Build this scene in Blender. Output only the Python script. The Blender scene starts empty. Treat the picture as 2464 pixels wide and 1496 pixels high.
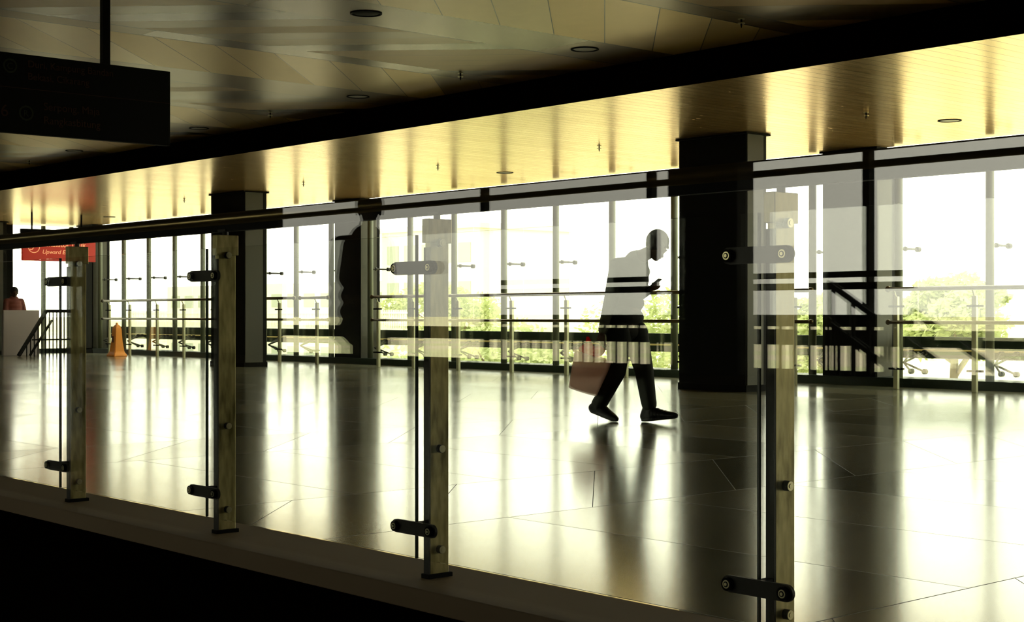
import bpy, bmesh, math, random
from mathutils import Vector, Matrix
random.seed(7)
PI = math.pi
S = bpy.context.scene
COL = S.collection

# ------------------------------------------------------------------ camera, sky, exposure
FPX, VPX, HORIZON = 3600.0, 3182.0, 757.0          # focal length and vanishing point in pixels of 2464 x 1496
_n = math.hypot(FPX, VPX); SN, CS = VPX / _n, FPX / _n
EYE = 0.9
cam = bpy.data.cameras.new('camera'); cam_o = bpy.data.objects.new('camera', cam); COL.objects.link(cam_o)
cam.sensor_width = 36.0; cam.lens = FPX / 2464 * 36; cam.clip_start = 0.05; cam.clip_end = 5000
cam.shift_y = (HORIZON - 748) / 2464
cam_o.location = (0, 0, EYE)
cam_o.rotation_euler = (PI / 2, 0, math.atan2(CS, SN))
S.camera = cam_o

w = bpy.data.worlds.new('sky'); S.world = w; w.use_nodes = True
nt = w.node_tree; nt.nodes.clear()
tc = nt.nodes.new('ShaderNodeTexCoord'); sx = nt.nodes.new('ShaderNodeSeparateXYZ')
def wm(op, a, b):
    n_ = nt.nodes.new('ShaderNodeMath'); n_.operation = op
    for i_, v_ in enumerate((a, b)):
        if hasattr(v_, 'is_output'): nt.links.new(v_, n_.inputs[i_])
        else: n_.inputs[i_].default_value = v_
    return n_.outputs[0]
bg = nt.nodes.new('ShaderNodeBackground'); bg.inputs[0].default_value = (1.0, 0.965, 0.79, 1)
wo = nt.nodes.new('ShaderNodeOutputWorld')
nt.links.new(tc.outputs['Generated'], sx.inputs[0])
SKY_FRONT, SKY_REAR = 5.8, 6.2                     # the sky is brighter on the far side, dims low towards the viewer's left
ny = wm('MAXIMUM', wm('MULTIPLY', sx.outputs['Y'], -1.0), 0.0)
rear = wm('ADD', wm('MULTIPLY', wm('POWER', ny, 2.7), SKY_REAR), 0.15)
f_ = wm('MULTIPLY', wm('MINIMUM', wm('MULTIPLY', ny, 4.0), 1.0), wm('SUBTRACT', 1.0, wm('MINIMUM', wm('MULTIPLY', wm('MAXIMUM', sx.outputs['Z'], 0.0), 2.0), 1.0)))
st_ = wm('ADD', wm('MULTIPLY', f_, rear), wm('MULTIPLY', wm('SUBTRACT', 1.0, f_), SKY_FRONT))
nt.links.new(st_, bg.inputs[1]); nt.links.new(bg.outputs[0], wo.inputs[0])

S.view_settings.view_transform = 'Standard'; S.view_settings.look = 'None'
S.view_settings.exposure = 0.0; S.view_settings.gamma = 1.0
S.view_settings.use_curve_mapping = False
S.cycles.max_bounces = 10; S.cycles.diffuse_bounces = 4; S.cycles.glossy_bounces = 5
S.cycles.transparent_max_bounces = 40; S.cycles.transmission_bounces = 6
S.cycles.use_denoising = True
S.cycles.sample_clamp_indirect = 8.0

# ------------------------------------------------------------------ helpers
def px(x, y, Y):
    """point on the plane world-y = Y seen at photo pixel (x, y)"""
    a = (x - 1232) / FPX; b = (HORIZON - y) / FPX
    d = Vector((-CS + SN * a, SN + CS * a, b)); t = Y / d.y
    return Vector((d.x * t, Y, EYE + d.z * t))

def tag(o, label=None, cat=None, group=None, kind=None):
    if label: o['label'] = label
    if cat: o['category'] = cat
    if group: o['group'] = group
    if kind: o['kind'] = kind
    return o

def thing(name, label, cat, loc=(0, 0, 0), group=None, kind=None):
    o = bpy.data.objects.new(name, None); COL.objects.link(o); o.location = loc
    o.empty_display_size = 0.1
    return tag(o, label, cat, group, kind)

def obj(name, bm, m, parent=None, smooth=False):
    me = bpy.data.meshes.new(name)
    bmesh.ops.recalc_face_normals(bm, faces=bm.faces[:])
    bm.to_mesh(me); bm.free(); me.materials.append(m)
    if smooth:
        for p in me.polygons: p.use_smooth = True
    o = bpy.data.objects.new(name, me); COL.objects.link(o)
    if parent: o.parent = parent
    return o

def dup(root, loc, label=None, group=None):
    r = root.copy(); COL.objects.link(r); r.location = loc
    if label: r['label'] = label
    if group: r['group'] = group
    for ch in list(root.children):
        c = ch.copy(); COL.objects.link(c); c.parent = r
        for g in list(ch.children):
            d = g.copy(); COL.objects.link(d); d.parent = c
    return r

def bx(bm, x0, x1, y0, y1, z0, z1):
    r = bmesh.ops.create_cube(bm, size=1)
    for v in r['verts']:
        v.co = Vector(((x0 + x1) / 2 + v.co.x * (x1 - x0), (y0 + y1) / 2 + v.co.y * (y1 - y0), (z0 + z1) / 2 + v.co.z * (z1 - z0)))
    return bm

def box(x0, x1, y0, y1, z0, z1, bev=0):
    bm = bmesh.new(); bx(bm, x0, x1, y0, y1, z0, z1)
    if bev: bmesh.ops.bevel(bm, geom=bm.edges[:], offset=bev, segments=2, affect='EDGES', profile=0.5)
    return bm

def rod(bm, p, q, r0, r1=None, n=16):
    p, q = Vector(p), Vector(q); r1 = r0 if r1 is None else r1
    d = q - p; L = d.length
    if L < 1e-6: return bm
    M = Matrix.Translation((p + q) / 2) @ d.to_track_quat('Z', 'Y').to_matrix().to_4x4()
    bmesh.ops.create_cone(bm, cap_ends=True, segments=n, radius1=r0, radius2=r1, depth=L, matrix=M)
    return bm

def bar(bm, p, q, wd, th):
    """flat bar from p to q, wd in height, th in y"""
    p, q = Vector(p), Vector(q); d = (q - p); u = d.normalized()
    s = Vector((0, 1, 0)) if abs(u.y) < 0.9 else Vector((1, 0, 0))
    s = (s - u * s.dot(u)).normalized(); t = u.cross(s)
    vs = [bm.verts.new(c + s * a * th / 2 + t * b * wd / 2) for c in (p, q) for a, b in ((-1, -1), (1, -1), (1, 1), (-1, 1))]
    for f in ((0, 1, 2, 3), (4, 5, 6, 7), (0, 1, 5, 4), (1, 2, 6, 5), (2, 3, 7, 6), (3, 0, 4, 7)):
        bm.faces.new([vs[i] for i in f])
    return bm

def ball(bm, c, r, sx=1, sy=1, sz=1, rot=None, n=16):
    M = Matrix.Translation(Vector(c)) @ (rot.to_4x4() if rot else Matrix.Identity(4)) @ Matrix.Diagonal((sx, sy, sz, 1))
    bmesh.ops.create_uvsphere(bm, u_segments=n, v_segments=max(8, n // 2), radius=r, matrix=M)
    return bm

def lathe(prof, n=32, axis='Z'):
    bm = bmesh.new(); rings = []
    for r, h in prof:
        ring = []
        for k in range(n):
            a = 2 * PI * k / n
            ring.append(bm.verts.new((r * math.cos(a), r * math.sin(a), h)))
        rings.append(ring)
    for i in range(len(rings) - 1):
        for k in range(n):
            bm.faces.new((rings[i][k], rings[i][(k + 1) % n], rings[i + 1][(k + 1) % n], rings[i + 1][k]))
    bm.faces.new(rings[0]); bm.faces.new(rings[-1])
    return bm

# ------------------------------------------------------------------ materials
def mat(name, col, rough=0.5, metal=0.0, spec=0.5, emit=None, es=0.0):
    m = bpy.data.materials.new(name); m.use_nodes = True
    b = m.node_tree.nodes['Principled BSDF']
    b.inputs['Base Color'].default_value = (*col, 1); b.inputs['Roughness'].default_value = rough
    b.inputs['Metallic'].default_value = metal; b.inputs['Specular IOR Level'].default_value = spec
    if emit:
        b.inputs['Emission Color'].default_value = (*emit, 1); b.inputs['Emission Strength'].default_value = es
    return m

class NB:
    """small node builder"""
    def __init__(s, m): s.t = m.node_tree
    def val(s, sock, v):
        if hasattr(v, 'is_output'): s.t.links.new(v, sock)
        else: sock.default_value = v
    def m(s, op, a, b=None, c=None):
        n = s.t.nodes.new('ShaderNodeMath'); n.operation = op
        s.val(n.inputs[0], a)
        if b is not None: s.val(n.inputs[1], b)
        if c is not None: s.val(n.inputs[2], c)
        return n.outputs[0]
    def xyz(s):
        tc = s.t.nodes.new('ShaderNodeTexCoord'); sp = s.t.nodes.new('ShaderNodeSeparateXYZ')
        s.t.links.new(tc.outputs['Object'], sp.inputs[0]); return sp.outputs[0], sp.outputs[1], sp.outputs[2], tc.outputs['Object']
    def mix(s, f, a, b):
        n = s.t.nodes.new('ShaderNodeMix'); n.data_type = 'RGBA'
        s.val(n.inputs[0], f)
        for i, v in ((6, a), (7, b)):
            if isinstance(v, tuple): n.inputs[i].default_value = (*v, 1)
            else: s.t.links.new(v, n.inputs[i])
        return n.outputs[2]
    def mixf(s, f, a, b):
        return s.m('ADD', s.m('MULTIPLY', f, b), s.m('MULTIPLY', s.m('SUBTRACT', 1.0, f), a))
    def noise(s, vec, scale, detail=3, sc=(1, 1, 1)):
        mp = s.t.nodes.new('ShaderNodeMapping'); mp.inputs['Scale'].default_value = sc
        s.t.links.new(vec, mp.inputs[0])
        n = s.t.nodes.new('ShaderNodeTexNoise'); n.inputs['Scale'].default_value = scale; n.inputs['Detail'].default_value = detail
        s.t.links.new(mp.outputs[0], n.inputs['Vector']); return n.outputs['Fac']
    def rnd(s, a, b=0.0):
        c = s.t.nodes.new('ShaderNodeCombineXYZ'); s.val(c.inputs[0], a); s.val(c.inputs[1], b)
        n = s.t.nodes.new('ShaderNodeTexWhiteNoise'); n.noise_dimensions = '2D'; s.t.links.new(c.outputs[0], n.inputs['Vector'])
        return n.outputs['Value']
    def bump(s, h, strength, dist, b):
        n = s.t.nodes.new('ShaderNodeBump'); n.inputs['Strength'].default_value = strength; n.inputs['Distance'].default_value = dist
        s.t.links.new(h, n.inputs['Height']); s.t.links.new(n.outputs[0], b.inputs['Normal'])

def glass_mat(name, tint=(0.975, 0.985, 0.965)):
    m = bpy.data.materials.new(name); m.use_nodes = True; t = m.node_tree; t.nodes.clear(); nb = NB(m)
    ge = t.nodes.new('ShaderNodeNewGeometry'); vm = t.nodes.new('ShaderNodeVectorMath'); vm.operation = 'DOT_PRODUCT'
    t.links.new(ge.outputs['Normal'], vm.inputs[0]); t.links.new(ge.outputs['Incoming'], vm.inputs[1])
    c = nb.m('ABSOLUTE', vm.outputs['Value'])
    f = nb.m('ADD', 0.04, nb.m('MULTIPLY', 0.96, nb.m('POWER', nb.m('SUBTRACT', 1.0, c), 5.0)))
    tr = t.nodes.new('ShaderNodeBsdfTransparent'); tr.inputs[0].default_value = (*tint, 1)
    gl = t.nodes.new('ShaderNodeBsdfGlossy'); gl.inputs['Roughness'].default_value = 0.0; gl.inputs[0].default_value = (1, 1, 1, 1)
    mx = t.nodes.new('ShaderNodeMixShader'); o = t.nodes.new('ShaderNodeOutputMaterial')
    t.links.new(f, mx.inputs[0]); t.links.new(tr.outputs[0], mx.inputs[1]); t.links.new(gl.outputs[0], mx.inputs[2]); t.links.new(mx.outputs[0], o.inputs[0])
    return m

M = {}
M['glass'] = glass_mat('clear_glass')
M['window_glass'] = glass_mat('window_glass', (0.96, 0.975, 0.95))
M['glass_edge'] = mat('glass_edge', (0.02, 0.035, 0.025), 0.2)
M['black'] = mat('black_paint', (0.004, 0.004, 0.003), 0.6, spec=0.05)
M['rear_ceiling_dark'] = mat('darkened_rear_ceiling', (0.002, 0.0018, 0.001), 0.9, spec=0.0)
M['fascia'] = mat('black_fascia', (0.0015, 0.001, 0.0006), 0.9, spec=0.0)
M['near_floor'] = mat('near_floor_unlit_black', (0.004, 0.0025, 0.0012), 0.95, spec=0.0)  # darkness of the unlit floor is put into its base colour
M['dark_wall'] = mat('dark_wall', (0.006, 0.005, 0.003), 0.8, spec=0.02)
M['steel_dark'] = mat('dark_steel', (0.016, 0.015, 0.010), 0.5, 0.0, 0.25)
M['post_front'] = mat('black_post_front', (0.01, 0.01, 0.01), 0.7)
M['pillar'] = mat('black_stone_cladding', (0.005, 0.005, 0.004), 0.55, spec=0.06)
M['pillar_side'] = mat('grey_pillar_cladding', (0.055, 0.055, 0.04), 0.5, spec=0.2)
M['facade_post'] = mat('grey_facade_steel', (0.10, 0.11, 0.07), 0.5, 0.2, 0.3)
M['green_black'] = mat('green_black_finish', (0.012, 0.022, 0.012), 0.4, spec=0.2)
M['red'] = mat('red_lit_sign_face', (0.5, 0.01, 0.0), 0.4, emit=(0.85, 0.02, 0.0), es=0.22)
M['sign_white'] = mat('lit_lettering', (0.9, 0.5, 0.3), 0.5, emit=(1, 0.42, 0.18), es=0.8)
M['orange'] = mat('orange_plastic', (0.95, 0.33, 0.015), 0.5, emit=None)
M['dim_letter'] = mat('dim_sign_lettering', (0.035, 0.013, 0.005), 0.6, spec=0.1)
M['dim_green'] = mat('dim_green_ring', (0.018, 0.022, 0.009), 0.6, spec=0.1)
M['cloth_dark'] = mat('dark_cloth', (0.012, 0.012, 0.010), 0.85, spec=0.1)
M['cloth_trouser'] = mat('dark_trouser_cloth', (0.010, 0.011, 0.009), 0.85, spec=0.1)
M['shoe'] = mat('black_shoe_leather', (0.005, 0.005, 0.005), 0.45, spec=0.2)
M['skin'] = mat('brown_skin', (0.06, 0.03, 0.015), 0.6, spec=0.2)
M['hair'] = mat('black_hair', (0.008, 0.007, 0.006), 0.7, spec=0.2)
M['red_cloth'] = None
M['cloth_red'] = mat('dull_red_cloth', (0.14, 0.03, 0.02), 0.8)
M['concrete'] = mat('pale_concrete', (0.50, 0.48, 0.42), 0.9)
M['white_wall'] = mat('white_render', (0.62, 0.60, 0.52), 0.9)
M['pane_dark'] = mat('shaded_window', (0.30, 0.33, 0.28), 0.5)
M['bark'] = mat('bark', (0.16, 0.12, 0.08), 0.9)

def wood_ceiling_far():
    m = mat('golden_timber_soffit', (0.8, 0.55, 0.22), 0.22, 0.78); nb = NB(m); b = m.node_tree.nodes['Principled BSDF']
    X, Y, Z, V = nb.xyz()
    idx = nb.m('FLOOR', nb.m('DIVIDE', X, 0.145)); fr = nb.m('FRACT', nb.m('DIVIDE', X, 0.145))
    gap = nb.m('LESS_THAN', fr, 0.07)
    tone = nb.rnd(idx, nb.m('FLOOR', nb.m('DIVIDE', nb.m('ADD', Y, nb.m('MULTIPLY', nb.rnd(idx), 2.0)), 2.2)))
    grain = nb.noise(V, 3.0, 5, (14, 1.2, 1))
    f = nb.m('ADD', nb.m('MULTIPLY', tone, 0.55), nb.m('MULTIPLY', grain, 0.45))
    c = nb.mix(f, (0.80, 0.48, 0.17), (0.98, 0.69, 0.33))
    c = nb.mix(gap, c, (0.22, 0.12, 0.03))
    nb.t.links.new(c, b.inputs['Base Color'])
    nb.t.links.new(nb.m('ADD', 0.17, nb.m('MULTIPLY', grain, 0.14)), b.inputs['Roughness'])
    nb.bump(nb.m('ADD', nb.m('MULTIPLY', gap, -1.0), nb.m('MULTIPLY', tone, 0.25)), 0.25, 0.004, b)
    return m
M['soffit'] = wood_ceiling_far()

def wood_ceiling_near():
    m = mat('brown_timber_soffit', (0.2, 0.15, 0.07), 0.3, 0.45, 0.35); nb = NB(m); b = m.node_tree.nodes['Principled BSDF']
    X, Y, Z, V = nb.xyz()
    u = nb.m('FLOORED_MODULO', nb.m('SUBTRACT', -9.48, X), 3.78)
    inA = nb.m('LESS_THAN', u, 0.72); f2 = nb.m('GREATER_THAN', u, 2.39)
    inB = nb.m('MULTIPLY', nb.m('GREATER_THAN', u, 2.12), nb.m('LESS_THAN', u, 2.39))
    strip = nb.m('ADD', inA, inB)
    # herringbone fields either side of the straight strips
    s1 = nb.m('ADD', X, Y); s2 = nb.m('SUBTRACT', X, Y)
    d = nb.mixf(f2, s2, s1)
    q = nb.m('DIVIDE', d, nb.mixf(f2, 0.42, 0.62))
    fld = nb.m('FLOOR', nb.m('DIVIDE', nb.m('SUBTRACT', -9.48, X), 3.78))
    tone_f = nb.rnd(nb.m('FLOOR', q), nb.m('ADD', fld, nb.m('MULTIPLY', f2, 37.0)))
    tone_s = nb.rnd(nb.m('FLOOR', nb.m('DIVIDE', Y, 3.1)), fld)
    tone = nb.mixf(strip, tone_f, nb.m('MULTIPLY', tone_s, 0.5))
    g1 = nb.m('LESS_THAN', nb.m('FRACT', q), 0.018)
    gap = nb.m('MULTIPLY', g1, nb.m('SUBTRACT', 1.0, strip))
    for e in (0.0, 0.72, 2.12, 2.39):
        ed = nb.m('LESS_THAN', nb.m('ABSOLUTE', nb.m('SUBTRACT', u, e + 0.008)), 0.009)
        gap = nb.m('MAXIMUM', gap, ed)
    grain = nb.noise(V, 2.2, 5, (3, 3, 1))
    f = nb.m('ADD', nb.m('MULTIPLY', tone, 0.8), nb.m('MULTIPLY', grain, 0.2))
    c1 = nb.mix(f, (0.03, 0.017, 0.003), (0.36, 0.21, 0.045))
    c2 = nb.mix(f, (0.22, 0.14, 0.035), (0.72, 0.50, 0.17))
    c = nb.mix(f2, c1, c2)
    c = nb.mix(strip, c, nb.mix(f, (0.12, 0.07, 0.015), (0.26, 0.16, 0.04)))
    c = nb.mix(gap, c, (0.01, 0.008, 0.004))
    nb.t.links.new(c, b.inputs['Base Color'])
    nb.t.links.new(nb.m('ADD', 0.26, nb.m('MULTIPLY', tone, 0.14)), b.inputs['Roughness'])
    return m
M['near_soffit'] = wood_ceiling_near()

def floor_mat():
    m = mat('polished_floor_tile', (0.2, 0.2, 0.15), 0.16, 0.0, 0.85); nb = NB(m); b = m.node_tree.nodes['Principled BSDF']
    X, Y, Z, V = nb.xyz()
    u = nb.m('FLOORED_MODULO', nb.m('ADD', X, 5.0), 3.45)
    nar = nb.m('GREATER_THAN', u, 2.3)
    v = nb.mixf(nar, nb.m('DIVIDE', nb.m('SUBTRACT', Y, 4.39), 0.98), nb.m('DIVIDE', nb.m('ADD', nb.m('ADD', X, Y), 0.08), 1.03))
    j = nb.m('LESS_THAN', nb.m('FRACT', v), 0.0055)
    for e in (0.0, 2.3):
        j = nb.m('MAXIMUM', j, nb.m('LESS_THAN', nb.m('ABSOLUTE', nb.m('SUBTRACT', u, e + 0.005)), 0.0032))
    cell = nb.rnd(nb.m('FLOOR', v), nb.m('ADD', nb.m('FLOOR', nb.m('DIVIDE', nb.m('ADD', X, 5.0), 3.45)), nb.m('MULTIPLY', nar, 0.5)))
    n1 = nb.noise(V, 0.9, 4); n2 = nb.noise(V, 9, 3)
    c = nb.mix(cell, (0.10, 0.10, 0.065), (0.17, 0.165, 0.11))
    c = nb.mix(nb.m('MULTIPLY', n2, 0.3), c, (0.07, 0.07, 0.05))
    c = nb.mix(j, c, (0.015, 0.012, 0.008))
    nb.t.links.new(c, b.inputs['Base Color'])
    r = nb.m('ADD', nb.m('ADD', 0.125, nb.m('MULTIPLY', cell, 0.035)), nb.m('MULTIPLY', n1, 0.04))
    nb.t.links.new(nb.mixf(j, r, 0.7), b.inputs['Roughness'])
    nb.bump(nb.m('ADD', nb.m('MULTIPLY', j, -1.0), nb.m('MULTIPLY', nb.noise(V, 1.6, 2), 0.25)), 0.12, 0.003, b)
    return m
M['floor'] = floor_mat()

def steel_mat():
    m = mat('tarnished_stainless_steel', (0.3, 0.28, 0.16), 0.42, 0.75); nb = NB(m); b = m.node_tree.nodes['Principled BSDF']
    X, Y, Z, V = nb.xyz()
    n = nb.noise(V, 6, 6, (1, 1, 0.6)); n3 = nb.noise(V, 45, 4, (1, 1, 0.25))
    f = nb.m('MULTIPLY', nb.m('ADD', n, n3), 0.55)
    rp = nb.t.nodes.new('ShaderNodeMapRange'); nb.t.links.new(f, rp.inputs[0]); rp.inputs[1].default_value = 0.38; rp.inputs[2].default_value = 0.7
    c = nb.mix(rp.outputs[0], (0.12, 0.10, 0.03), (0.42, 0.36, 0.16))
    nb.t.links.new(c, b.inputs['Base Color'])
    nb.t.links.new(nb.m('ADD', 0.3, nb.m('MULTIPLY', rp.outputs[0], 0.25)), b.inputs['Roughness'])
    return m
M['steel'] = steel_mat()
M['rail'] = mat('dark_bronze_tube', (0.10, 0.075, 0.03), 0.28, 0.8)
M['bolt'] = mat('bolt_steel', (0.55, 0.5, 0.3), 0.3, 0.9)
M['pale_post'] = mat('pale_railing_steel', (0.52, 0.52, 0.33), 0.45, 0.3)

def translucent(name, col, tcol, k=0.5):
    m = bpy.data.materials.new(name); m.use_nodes = True; t = m.node_tree; t.nodes.clear()
    d = t.nodes.new('ShaderNodeBsdfDiffuse'); d.inputs[0].default_value = (*col, 1)
    tr = t.nodes.new('ShaderNodeBsdfTranslucent'); tr.inputs[0].default_value = (*tcol, 1)
    mx = t.nodes.new('ShaderNodeMixShader'); mx.inputs[0].default_value = k; o = t.nodes.new('ShaderNodeOutputMaterial')
    t.links.new(d.outputs[0], mx.inputs[1]); t.links.new(tr.outputs[0], mx.inputs[2]); t.links.new(mx.outputs[0], o.inputs[0])
    return m
M['transom'] = translucent('frosted_transom_glass', (0.3, 0.3, 0.25), (0.32, 0.31, 0.26), 0.6)
M['bucket'] = translucent('pink_translucent_plastic', (0.66, 0.50, 0.42), (0.78, 0.60, 0.52), 0.6)
_t = M['bucket'].node_tree; _mx = _t.nodes.new('ShaderNodeMixShader'); _tr = _t.nodes.new('ShaderNodeBsdfTransparent'); _tr.inputs[0].default_value = (1.0, 0.92, 0.88, 1)
_o = _t.nodes['Material Output']; _m0 = _o.inputs[0].links[0].from_node; _mx.inputs[0].default_value = 0.42
_t.links.new(_m0.outputs[0], _mx.inputs[1]); _t.links.new(_tr.outputs[0], _mx.inputs[2]); _t.links.new(_mx.outputs[0], _o.inputs[0])
M['red_cloth'] = translucent('red_cloth', (0.95, 0.03, 0.005), (0.9, 0.05, 0.01), 0.5)
M['leaf'] = translucent('leaf_green', (0.46, 0.50, 0.30), (0.48, 0.54, 0.28), 0.45)
M['leaf_pale'] = translucent('leaf_yellow_green', (0.42, 0.46, 0.24), (0.44, 0.50, 0.22), 0.45)

def ground_mat():
    m = mat('outdoor_paving', (0.5, 0.47, 0.4), 0.95); nb = NB(m); b = m.node_tree.nodes['Principled BSDF']
    X, Y, Z, V = nb.xyz()
    n = nb.noise(V, 0.06, 4)
    rp = nb.t.nodes.new('ShaderNodeMapRange'); nb.t.links.new(n, rp.inputs[0]); rp.inputs[1].default_value = 0.47; rp.inputs[2].default_value = 0.56
    nb.t.links.new(nb.mix(rp.outputs[0], (0.62, 0.55, 0.40), (0.52, 0.53, 0.30)), b.inputs['Base Color'])
    return m
M['ground'] = ground_mat()

# ------------------------------------------------------------------ the building's shell
HC, HN = 3.03, 3.33                 # far and near ceiling heights
YG = 3.008                           # plane of the glass screen in front of the railing
YF = 10.42                          # fascia between the two ceilings
YW = 16.5                           # window glass
YB = 2 * YG - 18.7                  # rear window wall
XL, XR = -34.4, 7.0

def struct(name, bm, m, parent=None):
    o = obj(name, bm, m, parent)
    if not parent: o['kind'] = 'structure'
    return o

struct('floor', box(XL, XR, 2.96, 16.55, -0.2, 0.0), M['floor'])
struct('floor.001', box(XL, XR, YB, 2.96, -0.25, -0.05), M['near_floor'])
struct('trim_1', box(XL, XR, 2.955, 3.33, -0.05, 0.02, 0.004), mat('brown_stone_kerb', (0.16, 0.12, 0.07), 0.75, spec=0.15))
struct('trim_2', box(XL, XR, 15.95, 16.45, 0.0, 0.11), M['green_black'])
struct('ceiling', box(XL, XR, YF, 16.2, HC, HC + 0.25), M['soffit'])
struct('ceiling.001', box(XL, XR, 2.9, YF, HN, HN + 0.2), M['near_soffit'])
struct('ceiling.002', box(XL, XR, YB, 2.9, HN, HN + 0.2), M['rear_ceiling_dark'])  # rear part darkened in its colour so its reflection stays black
struct('trim_3', box(XL, XR, YF - 0.02, YF, HC, HN), M['fascia'])
struct('wall_left', box(XL - 0.2, XL, YB, 14.62, -0.2, HN + 0.2), M['black'])
struct('wall_right', box(XR, XR + 0.2, YB, 16.6, -0.2, HN + 0.2), M['dark_wall'])
# rear wall: solid at both ends, window between
struct('wall_rear', box(-37, -29.3, YB - 0.15, YB, -0.2, HN + 0.2), M['dark_wall'])
struct('wall_rear.001', box(-8.5, XR, YB - 0.15, YB, -0.2, HN + 0.2), M['dark_wall'])
bm = bmesh.new()
bx(bm, -29.3, -8.5, YB - 0.1, YB, -0.2, 0.05); bx(bm, -29.3, -8.5, YB - 0.1, YB, 3.09, 3.19)
bx(bm, -29.3, -8.5, YB - 0.02, YB + 0.05, 0.43, 0.67)
struct('trim_4', bm, M['black'])
# low green-black band running along the window wall
struct('trim_5', box(XL, XR, YW + 0.05, YW + 0.13, 0.345, 0.62), M['green_black'])

struct('trim_6', rod(bmesh.new(), (XL, YW + 0.03, 0.45), (XR, YW + 0.03, 0.45), 0.012), mat('gold_highlight_bar', (0.9, 0.7, 0.3), 0.35, 0.6))  # thin gold bar in place of a mirrored handrail's highlight
# ------------------------------------------------------------------ window panes and facade posts
posts_x = [-9.59 - 1.245 * k for k in range(-5, 20)]
posts_x = [-3.37, -4.61, -5.86, -7.10, -8.35, -9.59, -10.86, -12.19, -13.40, -14.65, -15.91, -17.15, -18.39, -19.67, -20.89, -22.08, -23.32, -24.51, -25.66, -26.9, -28.08, -29.28, -30.46, -31.65, -32.85]
n = 0
for i, X in enumerate(posts_x):
    n += 1
    x0, x1 = (posts_x[i + 1] if i + 1 < len(posts_x) else XL), X
    struct('window_%d' % n, box(x0 + 0.006, x1 - 0.006, YW, YW + 0.012, 0.0, 2.98), M['window_glass'])

P = thing('facade_post', '', 'post', (0, 16.08, 0), 'steel posts along the window wall')
obj('post_tube', rod(bmesh.new(), (0, 0, 0.05), (0, 0, 3.0), 0.052, n=20), M['facade_post'], P, True)
for zz, nm in ((1.73, 'glass_arm'), (2.86, 'glass_arm')):
    bm = bmesh.new(); rod(bm, (0.02, 0, zz), (0.02, 0.40, zz), 0.018, 0.012)
    rod(bm, (0.02, 0.37, zz), (0.02, 0.42, zz), 0.035); rod(bm, (0.02, 0.10, zz), (0.02, 0.13, zz), 0.03)
    obj(nm, bm, M['steel_dark'], P, False)
bm = bmesh.new()
for sgn in (-1, 1):
    for dz in (-0.12, 0.12):
        rod(bm, (0.02, 0.08, 0.30), (0.02 + 0.10 * sgn, 0.38, 0.30 + dz), 0.013)
        rod(bm, (0.02 + 0.10 * sgn, 0.37, 0.30 + dz), (0.02 + 0.10 * sgn, 0.42, 0.30 + dz), 0.034)
obj('spider_bracket', bm, M['steel_dark'], P)
ordw = ['first', 'second', 'third', 'fourth', 'fifth', 'sixth', 'seventh', 'eighth', 'ninth', 'tenth']
def post_label(X):
    zones = [(-40, -32.9, 'left of the leftmost pillars'), (-32.9, -23.3, 'counting from the leftmost pillars rightwards'),
             (-23.3, -12.2, 'counting from the left-centre pillars rightwards'), (-12.2, 10, 'counting from the wide right pillar rightwards')]
    for a, b, t in zones:
        if a <= X < b:
            k = sorted(x for x in posts_x if a <= x < b).index(X)
            return ordw[k] + ' slim window post, ' + t
first = True
for X in posts_x:
    if X > -8.5: continue
    if first: P.location = (X, 16.08, 0); P['label'] = post_label(X); first = False
    else: dup(P, (X, 16.08, 0), post_label(X))

# end wall on the left: short glazed return with two posts and a dark head beam
e = struct('window_31', box(-33.98, -33.97, 14.62, 16.4, 0.0, 2.98), M['window_glass'])
e = thing('end_window_frame', 'dark steel frame of the glazed end wall behind the red sign', 'window frame', (-33.9, 15.4, 0))
obj('head_beam', box(-0.06, 0.06, -0.8, 1.1, 2.78, 2.92), M['black'], e)
obj('sill', box(-0.06, 0.06, -0.8, 1.1, 0.0, 0.1), M['green_black'], e)
for yy in (-0.25, 0.45): obj('mullion', box(-0.04, 0.04, yy - 0.04, yy + 0.04, 0, 3.0), M['facade_post'], e)

# ------------------------------------------------------------------ pillars
def pillar(x0, x1, y0, y1, z1, label, side=True):
    t = thing('pillar', label, 'pillar', (x0, y0, 0), 'dark clad pillars of the hall')
    wX, wY = x1 - x0, y1 - y0
    obj('shaft', box(0, wX, 0, wY, 0, z1, 0.006), M['pillar'], t)
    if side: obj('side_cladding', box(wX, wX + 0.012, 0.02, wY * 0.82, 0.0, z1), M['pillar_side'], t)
    obj('collar', box(-0.03, wX + 0.04, -0.03, wY + 0.03, z1 - 0.025, z1 - 0.002), M['black'], t)
    obj('base_trim', box(-0.01, wX + 0.018, -0.01, wY + 0.01, 0, 0.08), M['black'], t)
pillar(-12.27, -11.23, 13.55, 13.93, HC, 'wide black pillar right of the walking man, standing inside the window wall')
pillar(-23.38, -22.27, 13.55, 14.0, HC, 'wide black pillar left of centre behind the second railing post')
pillar(-34.38, -33.28, 13.5, 14.0, HC, 'black pillar at the far left edge beside the red sign')
pillar(-11.97, -11.15, 16.0, 16.42, HC, 'window-line pillar seen right of the nearest railing post')
pillar(-23.1, -22.3, 16.0, 16.46, HC, 'window-line pillar seen behind the reflected standing person')
pillar(-33.75, -33.0, 15.95, 16.4, HC, 'window-line pillar in the far left corner beside the wet floor sign')

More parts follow.
